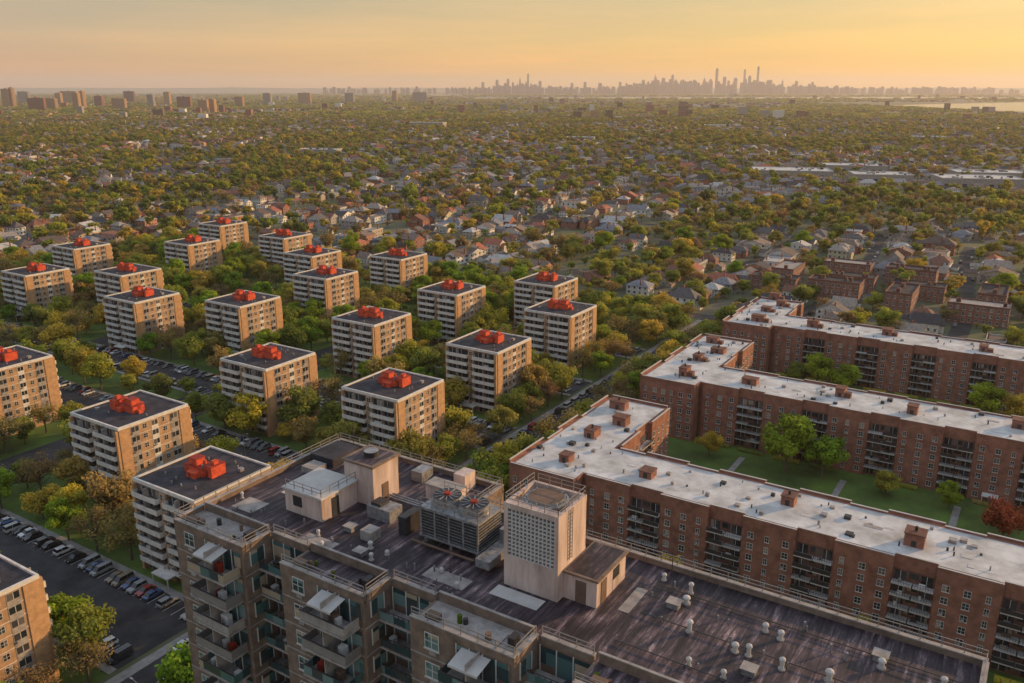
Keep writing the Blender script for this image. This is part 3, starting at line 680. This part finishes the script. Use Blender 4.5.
m,nt,b=newmat('car_paint'); oi=N(nt,'ShaderNodeObjectInfo'); r=ramp(nt,[(0,(0.6,0.6,0.6)),(0.2,(0.03,0.03,0.035)),(0.42,(0.28,0.29,0.30)),(0.6,(0.12,0.13,0.14)),(0.72,(0.45,0.44,0.42)),(0.8,(0.05,0.09,0.2)),(0.87,(0.28,0.03,0.03)),(0.93,(0.2,0.16,0.11))],'CONSTANT')
nt.links.new(oi.outputs['Random'],r.inputs[0]); nt.links.new(r.outputs[0],b.inputs['Base Color']); b.inputs['Roughness'].default_value=.25; b.inputs['Coat Weight'].default_value=.5
M['carpaint']=m
M['carglass']=simple('car_glass',(0.02,0.022,0.025),.08,.05,spec=.7)
CARS=[car_mesh(k) for k in ('sedan','suv','sedan','van')]
for (a,b_,c,d) in LOTS[:7]:
    n=int((b_-a)/2.7)
    for i in range(n):
        for (y,dr) in ((c+2.6,math.pi/2),(d-2.6,-math.pi/2)):
            if R()<.72:
                s=a+2.7*(i+.5)
                if any(abs(s-t[0])<13 and abs(y-t[1])<13 for t in TW) or -262<s<-242 or -360<s<-346: continue
                x,y_=W(s,y+U(-.3,.3)); link('parked_car',random.choice(CARS),(x,y_,.21),ANG+dr+(math.pi if R()<.3 else 0)+U(-.03,.03))
for q in range(30,390,6):
    for (s,dr) in ((-136.8,math.pi/2),(-127.2,-math.pi/2)):
        if R()<.65:
            x,y_=W(s,q+U(-.4,.4)); link('parked_car',random.choice(CARS),(x,y_,.11),ANG+dr)
mb=MB(); mb.tube((0,0,0),(0,0,8),.12,.07,'galv',8); mb.tube((0,0,7.9),(1.8,0,8.3),.05,.05,'galv',6); mb.box(1.5,2.3,-.15,.15,8.2,8.35,'galv',True); mb.cyl(0,0,0,.5,.22,'concd',8)
LM=mb.mesh('street_lamp')
for q in range(40,390,32):
    x,y=W(-125,q); link('street_lamp',LM,(x,y,.2),ANG+math.pi)
for (s,q) in ((-190,89),(-230,89),(-200,160),(-300,160),(-190,215),(-230,215)):
    x,y=W(s,q); link('street_lamp',LM,(x,y,.15),ANG)

# ---------------------------------------------------------------- tree placement in the estate
placed=[]
def blocked(s,q,m=4.0):
    for (a,b_) in TW:
        if abs(s-a)<12+m and abs(q-b_)<12+m: return True
    for (a,b_,c,d) in LOTS:
        if a-1<s<b_+1 and c-1<q<d+1: return True
    if -140.5<s<-123.5: return True
    for k,q0 in enumerate((167,247.5,328)):
        if -109-m<s<-84+m and q0-2-m<q<q0+58+m: return True
        if s>-90 and q0+1-m<q<q0+24+m: return True
    if -72-m<s<10+m and 42-m<q<72+m: return True
    if 392<q<405: return True
    return False
def put(s,q,mesh,scl,name='deciduous_tree'):
    x,y=W(s,q); link(name,mesh,(x,y,0),R()*6.28,(scl*U(.92,1.08),scl*U(.92,1.08),scl*U(.9,1.1)))
for (s,q,me,sc_,nm) in [(-56,240,BR[0],1.3,'deciduous_tree'),(-46,242,BR[0],1.0,'deciduous_tree'),(1.5,228,RD[0],1.15,'copper_beech_tree'),(18,225,RD[0],.8,'copper_beech_tree'),(-66,318,BR[0],1.0,'deciduous_tree'),(-74,319,NT[0],.85,'deciduous_tree'),(-56,317,BR[0],.9,'deciduous_tree'),(-10,316,BR[0],1.05,'deciduous_tree'),(0,315,NT[3],.95,'deciduous_tree'),(8,318,NT[1],.9,'deciduous_tree'),(-79,238,NT[2],.7,'deciduous_tree'),(-28,240,NT[4],.6,'deciduous_tree'),(-12,240,BR[0],.55,'deciduous_tree'),(-74,205,NB[0],.8,'deciduous_tree'),(-62,200,NT[1],.6,'deciduous_tree')]:
    put(s,q,me,sc_,nm); placed.append((s,q))
tries=0;cnt=0
while tries<16000:
    tries+=1
    s=U(-540,-112); q=U(10,388)
    street_band = s>-158
    if blocked(s,q,3.0 if street_band else 2.5): continue
    md=5.4 if street_band else 8.0+4*noise.noise(Vector((s*.02,q*.02,0)))
    if any((s-a)**2+(q-b_)**2<md*md for a,b_ in placed): continue
    placed.append((s,q)); cnt+=1
    t=R()
    if street_band: me=random.choice(NB) if t<.42 else (BR[0] if t<.50 else random.choice(NT)); k=U(.8,1.2)
    else: me=random.choice(NB) if t<.2 else (BR[0] if t<.34 else random.choice(NT)); k=U(.6,1.3)
    put(s,q,me,k)
for i in range(46):
    s,q=U(-80,110),random.choice([U(196,204),U(234,241),U(276,285),U(314,322),U(358,385)])
    if not blocked(s,q,1.5) and not any((s-a)**2+(q-b_)**2<60 for a,b_ in placed):
        placed.append((s,q)); put(s,q,random.choice(NB+NT+BR),U(.4,.75))
for i in range(120):
    s,q=U(-122,115),U(72,163)
    if not blocked(s,q,2) and not any((s-a)**2+(q-b_)**2<70 for a,b_ in placed):
        placed.append((s,q)); put(s,q,random.choice(NB+NT),U(.6,.95))
def shrub():
    r=random.Random(3); mb=MB(); sh=[]; li=mb.mi('leaf')
    for k in range(500):
        x=r.uniform(-4,4); d=Vector((r.gauss(0,.2),r.gauss(0,1),abs(r.gauss(0,1)))).normalized(); c=Vector((x,d.y*.9,.3+d.z*.9)); a=d.orthogonal().normalized(); b_=d.cross(a); base=len(mb.v)
        for (i1,i2) in ((-1,-.4),(.3,-1),(1,.4),(-.4,1)): mb.v.append(tuple(c+a*i1*.22+b_*i2*.22)); sh.append(.4+.4*r.random())
        mb.f.append((base,base+1,base+2,base+3)); mb.m.append(li)
    return mb.mesh('hedge',sh)
HG=shrub()
for q0 in (167,247.5,328):
    for s in range(-80,110,11):
        for q in (q0+.5,q0+25.5):
            if R()<.7: x,y=W(s,q); link('hedge',HG,(x,y,0),ANG)

# ---------------------------------------------------------------- suburb
th=math.atan(253.5/850)
def infr(x,y,m=60):
    zc=y*math.cos(th)+105*math.sin(th)
    return zc>0 and abs(x)<zc*.602*1.06+m
def excl(s,q,m=0): return (-545-m<s<125+m and -50<q<408+m)
WH=[(362,1120,48,26,9),(455,1065,34,22,9),(545,1010,44,26,10),(640,985,24,26,9),(470,1190,40,20,9),(600,1090,40,22,9),(-240,2500,50,20,16),(150,1900,30,16,8),(900,1900,40,20,9),(600,2500,50,30,9),(-330,1500,34,16,9)]
near_h=[];far_h=[];near_t=[];far_t=[];cars=[]
roadmb=MB()
seeds=[]
rs=random.Random(11)
for iy in range(0,8):
    for ix in range(-6,7):
        x=ix*480+rs.uniform(-180,180); y=550+iy*430+rs.uniform(-150,150)
        if infr(x,y,700) : seeds.append((x,y,(ANG if (iy<1) else ANG+rs.choice([0,.3,-.35,.6,.9,.15,-.7])),rs.uniform(0,60)))
def nearest(x,y):
    return min(range(len(seeds)),key=lambda i:(seeds[i][0]-x)**2+(seeds[i][1]-y)**2)
YM=3300
for k,(sx,sy,an,of) in enumerate(seeds):
    ca,sa=math.cos(an),math.sin(an)
    for i in range(-10,11):
        for j in range(-42,43):
            lx=i*66+of; ly=j*14.8
            lx+=9*math.sin(ly*.012+i)
            x=sx+ca*lx-sa*ly; y=sy+sa*lx+ca*ly
            if y<150 or y>YM or not infr(x,y): continue
            if nearest(x,y)!=k: continue
            s,q=SQ(x,y)
            if excl(s,q,6): continue
            cross=(j%13==0)
            nz_=noise.noise(Vector((x*.0035,y*.0035,3.3)))
            forest=nz_>.26
            dens=.68+1.2*max(-.35,min(.5,noise.noise(Vector((x*.008,y*.008,8.1)))))
            if y<1500 and not forest:
                def L2(a,b_): return (sx+ca*a-sa*b_, sy+sa*a+ca*b_, .05)
                roadmb.poly([L2(lx-4.2,ly-7.8),L2(lx+4.2,ly-7.8),L2(lx+4.2,ly+7.8),L2(lx-4.2,ly+7.8)],'asph')
                if cross: 
                    roadmb.poly([tuple(L2(lx+4.2,ly-4))[:2]+(.06,),tuple(L2(lx+61,ly-4))[:2]+(.06,),tuple(L2(lx+61,ly+4))[:2]+(.06,),tuple(L2(lx+4.2,ly+4))[:2]+(.06,)],'asph')
                if y<800 and R()<.6:
                    c=L2(lx+random.choice((-3,3)),ly+U(-4,4)); cars.append((c[0],c[1],an+math.pi/2))
            for sg in (-1,1):
                hx=lx+sg*U(13.5,20.5); hy=ly+U(-2.4,2.4)
                px=sx+ca*hx-sa*hy; py=sy+sa*hx+ca*hy
                ok=not any(abs(px-w[0])<w[2]+14 and abs(py-w[1])<w[3]+22 for w in WH)
                rt=an+(math.pi/2 if sg>0 else -math.pi/2)+random.choice([0,0,math.pi,math.pi/2])+U(-.1,.1)
                if ok and not cross and not forest and R()<.90:
                    kk=U(.8,1.15) if R()<.8 else U(1.15,1.5)
                    (near_h if y<780 else far_h).append((px,py,rt,kk))
                for (ox,pr) in ((sg*7.5,.55),(sg*30,.80),(sg*26,.5),(sg*U(9,31),.4),(sg*U(22,33),.35)):
                    if R()<(pr*dens*1.15 if not forest else .97):
                        tx=lx+ox+U(-1.5,1.5); ty=ly+(7.4 if abs(ox)<12 else 0)+U(-5.5,5.5)
                        px=sx+ca*tx-sa*ty; py=sy+sa*tx+ca*ty
                        if any(abs(px-w[0])<w[2]+5 and w[1]-w[3]-40<py<w[1]+w[3]+4 for w in WH): continue
                        (near_t if y<620 else far_t).append((px,py,U(0,6.28),(U(.4,.95) if R()<.7 else U(.95,1.5))))
link('residential_streets',roadmb.mesh('residential_streets'),rz=0)
RBP=[(-128,478),(-94,474),(-128,506),(-92,504),(-60,470),(-24,462),(-56,500),(-20,492),(-100,536),(16,470),(-64,530)]
rbw=[W(s,q) for s,q in RBP]
def hitrb(x,y,r=17): return any((x-a)**2+(y-b_)**2<r*r for a,b_ in rbw)
for i,(a,b_) in enumerate(rbw): link('brick_row_building',RB[(i*2//3)%2],(a,b_,0),ANG+[0,math.pi,math.pi/2,0,-math.pi/2][i%5],(.95,.9,1.0+.3*((i*5)%3)/2))
for (x,y,rt,k) in near_h:
    if hitrb(x,y,23): continue
    link('suburban_house',random.choice(HM),(x,y,0),rt,(k,k,k**.5*U(.9,1.1)))
for (x,y,rt,k) in near_t:
    if hitrb(x,y,13): continue
    t=R(); me=random.choice(MT if t<.4 else NT+NB+BR); kk=k*(.9 if t<.4 else .82); link('deciduous_tree',me,(x,y,0),rt,(kk,kk,kk*U(.8,1)))
for (x,y,rt) in cars:
    if not hitrb(x,y,14): link('parked_car',random.choice(CARS),(x,y,.07),rt)
clumps=[]
def strat(y0,y1,step,pr,sc0,sc1):
    y=y0
    while y<y1:
        xm=y*.66+200; x=-xm
        while x<xm:
            px,py=x+U(-.5,.5)*step,y+U(-.5,.5)*step
            d=pr+.9*noise.noise(Vector((px*.0012,py*.0012,1.7)))
            if R()<d and not inwater(px,py): clumps.append((px,py,U(0,6.28),U(sc0,sc1)))
            x+=step
        y+=step
strat(YM-150,5200,40,.6,.75,1.25); strat(5200,8500,66,.45,.9,1.4); strat(8500,14500,130,.4,1.2,2.0)

def scatter(name,pts,meshes,flat=True):
    col=bpy.data.collections.new(name+'_source')
    for i,me in enumerate(meshes):
        o=bpy.data.objects.new('%s_variant_%02d'%(name,i),me); col.objects.link(o)
    me=bpy.data.meshes.new(name); me.from_pydata([(p[0],p[1],0) for p in pts],[],[])
    a=me.attributes.new('rot','FLOAT_VECTOR','POINT'); a.data.foreach_set('vector',[c for p in pts for c in (0,0,p[2])])
    a=me.attributes.new('scl','FLOAT_VECTOR','POINT'); a.data.foreach_set('vector',[c for p in pts for c in (p[3],p[3],p[3]*(.75+.35*((p[0]*7.13)%1)))])
    a=me.attributes.new('idx','INT','POINT'); a.data.foreach_set('value',[random.randrange(len(meshes)) for p in pts])
    ng=bpy.data.node_groups.new(name,'GeometryNodeTree')
    ng.interface.new_socket('Geometry',in_out='INPUT',socket_type='NodeSocketGeometry'); ng.interface.new_socket('Geometry',in_out='OUTPUT',socket_type='NodeSocketGeometry')
    gi=ng.nodes.new('NodeGroupInput'); go=ng.nodes.new('NodeGroupOutput')
    ci=ng.nodes.new('GeometryNodeCollectionInfo'); ci.inputs['Collection'].default_value=col; ci.inputs['Separate Children'].default_value=True; ci.inputs['Reset Children'].default_value=True
    iop=ng.nodes.new('GeometryNodeInstanceOnPoints'); iop.inputs['Pick Instance'].default_value=True
    def att(n,t):
        x=ng.nodes.new('GeometryNodeInputNamedAttribute'); x.data_type=t; x.inputs['Name'].default_value=n; return [o for o in x.outputs if o.enabled][0]
    ng.links.new(gi.outputs[0],iop.inputs['Points']); ng.links.new(ci.outputs[0],iop.inputs['Instance'])
    ng.links.new(att('idx','INT'),iop.inputs['Instance Index']); ng.links.new(att('rot','FLOAT_VECTOR'),iop.inputs['Rotation']); ng.links.new(att('scl','FLOAT_VECTOR'),iop.inputs['Scale'])
    ng.links.new(iop.outputs[0],go.inputs[0])
    o=link(name,me,rz=0); md=o.modifiers.new('scatter','NODES'); md.node_group=ng
    return o
scatter('distant_houses',far_h,HM)
scatter('distant_trees',far_t,MT)
scatter('distant_tree_clumps',clumps,CM)
for (x,y,a,b_,h) in WH:
    mb=MB(); mb.box(-a,a,-b_,b_,0,h,'concd'); mb.poly([(-a+.5,-b_+.5,h+.05),(a-.5,-b_+.5,h+.05),(a-.5,b_-.5,h+.05),(-a+.5,b_-.5,h+.05)],'wroof')
    for sgn in (-1,1): mb.box(-a,a,sgn*b_-.3,sgn*b_+.3,h,h+.8,'coping'); mb.box(sgn*a-.3,sgn*a+.3,-b_+.3,b_-.3,h,h+.8,'coping')
    for i in range(14): xx,yy=U(-a*.9,a*.9),U(-b_*.8,b_*.8); mb.box(xx,xx+U(1.5,5),yy,yy+U(1.5,4),h+.05,h+U(1,2.5),random.choice(['galv','concd','galvd']))
    for i in range(int(a/5)): mb.box(-a+3+i*9.5,-a+8+i*9.5,-b_-.05,-b_,.3,4.2,'galvd')
    link('warehouse',mb.mesh('warehouse'),(x,y,0),ANG*.35)
mb=MB()
for i in range(9500):
    y=3000+9500*(R()**1.3); x=U(-1,1)*(y*.66+100)
    if inwater(x,y): continue
    dn=noise.noise(Vector((x*.0008,y*.0008,9)))
    if dn<-.1 and R()<.7: continue
    a,b_=U(4,10),U(4,10); h=U(6,10.5)
    if R()<.05: a,b_,h=U(15,32),U(8,20),U(8,14)
    if R()<.02: a,b_,h=U(8,20),U(7,12),U(20,40)
    mb.box(x-a,x+a,y-b_,y+b_,0,h,random.choice(['concd','tan','rbrick','conc','rbrick2','walk','brown','rbrick','roofdark']))
link('distant_buildings',mb.mesh('distant_buildings'),rz=0)
for (px,D,h,w,k) in ((8,5000,105,22,'tan2'),(14,5000,112,16,'tan2'),(38,4300,64,40,'rbrick'),(52,4500,60,40,'tan'),(78,4400,88,18,'tan2'),(84,4700,94,14,'tan2'),(100,5200,66,30,'rbrick'),(120,4600,58,40,'tan'),(152,5200,74,22,'concd'),(185,4900,64,40,'rbrick'),(204,4000,58,22,'tan2'),(213,4050,62,16,'tan2'),(240,5200,62,30,'tan'),(268,6000,76,30,'concd'),(305,6500,76,50,'tan'),(350,6800,74,40,'concd'),(395,7000,88,20,'tan'),(25,6500,86,60,'concd'),(70,6500,88,60,'tan'),(130,7000,86,60,'rbrick2'),(420,7500,76,60,'concd'),(168,6200,84,26,'tan2'),(60,5600,80,22,'tan2')):
    x=(px-512)*(D*.9583+31)/850
    mb=MB(); mb.box(-w,w,-9,9,0,h,k)
    for f in range(int(h/3)):
        for F in (faces(-w,w,-9,9)['S'],faces(-w,w,-9,9)['E']):
            L=2*w if F[2] else 18
            for j in range(int(L/5)): fb(mb,F,j*5+1,j*5+3.6,0,.2,f*3+1,f*3+2.4,'glass')
    mb.box(-4,4,-4,4,h,h+5,k)
    link('distant_apartment_block',mb.mesh('distant_apartment_block'),(x,D,0),U(-.6,0))
# skyline
M['sky_b']=simple('skyline_facade',(0.10,0.09,0.11),.6,.3,.02)
D=18000.0; ppm=(D*.9583)/850
def skyx(px): return (px-512)*ppm
mb=MB(); rk=random.Random(2)
for i in range(900):
    px=rk.uniform(330,1000)
    dens=1.0 if (475<px<560 or 600<px<860) else .45
    if rk.random()>dens: continue
    e=math.exp(-((px-520)/30)**2)*.5+math.exp(-((px-725)/70)**2)*.9+math.exp(-((px-655)/30)**2)*.6
    h=rk.uniform(60,130)+e*rk.uniform(20,170); w=rk.uniform(14,34); y=D+rk.uniform(-1200,1200); x=skyx(px)
    mb.box(x-w,x+w,y-w,y+w,0,h,'sky_b')
    if rk.random()<.4: mb.box(x-w*.6,x+w*.6,y-w*.6,y+w*.6,h,h*1.12,'sky_b')
link('distant_skyline',mb.mesh('distant_skyline'),rz=0)
for (px,yt,w,kind) in ((520,76,20,'s'),(528,74,18,'f'),(508,79,24,'f'),(497,80,24,'f'),(483,82,22,'f'),(655,73,26,'s'),(672,75,22,'f'),(663,78,30,'f'),(643,80,26,'f'),(694,80,24,'f'),(704,76,26,'s'),(716,69,20,'f'),(724,77,28,'f'),(735,78,26,'f'),(744,70,18,'t'),(749,76,24,'f'),(757,67,17,'f'),(770,80,24,'f'),(782,78,20,'s'),(796,81,24,'f'),(812,82,20,'f'),(690,81,30,'f'),(620,82,22,'f'),(585,82,24,'f'),(600,83,30,'f'),(572,83,22,'f'),(540,81,22,'f')):
    h=110+(88-yt)*ppm*.98; mb=MB(); w*=1.1
    if kind=='s':
        mb.box(-w,w,-w,w,0,h*.62,'sky_b'); mb.box(-w*.7,w*.7,-w*.7,w*.7,h*.62,h*.78,'sky_b'); mb.cyl(0,0,h*.78,h*.88,w*.5,'sky_b',8,w*.2); mb.cyl(0,0,h*.88,h,w*.12,'sky_b',6,1)
    elif kind=='t':
        n=8
        for i in range(n): mb.box(-w,w*(1-i/n*.8),-w,w,h*i/n,h*(i+1)/n,'sky_b')
    else:
        mb.box(-w,w,-w,w,0,h*.93,'sky_b'); mb.box(-w*.8,w*.8,-w*.8,w*.8,h*.93,h,'sky_b')
    link('skyscraper',mb.mesh('skyscraper'),(skyx(px),D,0),U(-.3,.3))
mb=MB(); n=160
for i in range(n):
    x0=-24000+48000*i/n; x1=-24000+48000*(i+1)/n
    def hh(x): return 115+35*noise.noise(Vector((x*.0004,0,0)))+15*noise.noise(Vector((x*.002,4,0)))
    mb.poly([(x0,27000,0),(x1,27000,0),(x1,27600,hh(x1)),(x0,27600,hh(x0))],'ground')
link('hills',mb.mesh('hills'),rz=0)

# ---------------------------------------------------------------- haze (real scattering layer)
mb=MB(); mb.box(-29000,29000,-2900,31000,-20,420,'ground',True)
m=bpy.data.materials.new('haze'); m.use_nodes=True; nt=m.node_tree; nt.nodes.clear()
out=N(nt,'ShaderNodeOutputMaterial'); vs=N(nt,'ShaderNodeVolumeScatter'); vs.inputs['Density'].default_value=.000046; vs.inputs['Anisotropy'].default_value=.25; vs.inputs['Color'].default_value=(.95,.87,.86,1)
nt.links.new(vs.outputs[0],out.inputs['Volume'])
me=mb.mesh('haze'); me.materials.clear(); me.materials.append(m)
link('haze',me,rz=0)

# ---------------------------------------------------------------- light
AZ=math.radians(24); EL=math.radians(13)
sd=Vector((math.cos(AZ)*math.cos(EL),math.sin(AZ)*math.cos(EL),math.sin(EL)))
L=bpy.data.lights.new('sun','SUN'); L.energy=5.0; L.angle=math.radians(.6); L.color=(1,.60,.27)
lo=bpy.data.objects.new('sun',L); lo.rotation_euler=(-sd).to_track_quat('-Z','Y').to_euler(); lo.location=(300,100,300); sc.collection.objects.link(lo)
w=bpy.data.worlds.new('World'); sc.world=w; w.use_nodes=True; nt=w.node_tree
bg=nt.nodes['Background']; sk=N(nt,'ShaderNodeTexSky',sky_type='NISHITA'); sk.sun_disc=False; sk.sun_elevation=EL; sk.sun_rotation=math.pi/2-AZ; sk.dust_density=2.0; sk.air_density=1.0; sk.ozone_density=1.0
tc=N(nt,'ShaderNodeTexCoord'); sp=N(nt,'ShaderNodeSeparateXYZ'); nt.links.new(tc.outputs['Generated'],sp.inputs[0])
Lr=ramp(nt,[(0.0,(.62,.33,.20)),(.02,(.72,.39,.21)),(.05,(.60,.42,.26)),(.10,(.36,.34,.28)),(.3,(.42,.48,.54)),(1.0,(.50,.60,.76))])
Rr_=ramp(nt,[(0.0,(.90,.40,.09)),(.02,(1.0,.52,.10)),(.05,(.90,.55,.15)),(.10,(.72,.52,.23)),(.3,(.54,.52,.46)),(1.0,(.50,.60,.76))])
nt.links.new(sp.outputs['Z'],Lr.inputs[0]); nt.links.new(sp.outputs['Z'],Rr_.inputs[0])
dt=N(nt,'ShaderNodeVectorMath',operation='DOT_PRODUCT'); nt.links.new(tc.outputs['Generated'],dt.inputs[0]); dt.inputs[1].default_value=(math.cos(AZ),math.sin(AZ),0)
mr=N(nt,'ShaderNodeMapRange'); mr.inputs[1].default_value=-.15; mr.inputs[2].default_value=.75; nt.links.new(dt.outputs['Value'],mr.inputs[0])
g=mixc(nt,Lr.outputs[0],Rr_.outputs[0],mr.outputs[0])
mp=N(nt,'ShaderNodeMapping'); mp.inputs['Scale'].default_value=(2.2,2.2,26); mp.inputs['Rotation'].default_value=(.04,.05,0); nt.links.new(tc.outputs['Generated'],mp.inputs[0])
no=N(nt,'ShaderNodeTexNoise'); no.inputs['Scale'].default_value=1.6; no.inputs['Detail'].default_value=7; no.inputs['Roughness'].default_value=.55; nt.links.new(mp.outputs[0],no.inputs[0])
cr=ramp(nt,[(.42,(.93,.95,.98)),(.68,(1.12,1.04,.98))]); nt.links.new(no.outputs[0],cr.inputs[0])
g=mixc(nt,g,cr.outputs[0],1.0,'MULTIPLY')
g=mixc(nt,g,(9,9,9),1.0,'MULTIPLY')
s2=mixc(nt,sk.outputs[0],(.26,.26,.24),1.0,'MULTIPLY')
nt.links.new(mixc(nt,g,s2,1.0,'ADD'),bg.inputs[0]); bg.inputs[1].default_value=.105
sc.view_settings.view_transform='Standard'; sc.view_settings.look='None'; sc.view_settings.exposure=0

cam=bpy.data.cameras.new('camera'); cam.sensor_width=36; cam.lens=850*36/1024; cam.clip_end=60000; cam.clip_start=.5
co=bpy.data.objects.new('camera',cam); co.location=(0,0,110); co.rotation_euler=(math.pi/2-th,0,0); sc.collection.objects.link(co); sc.camera=co
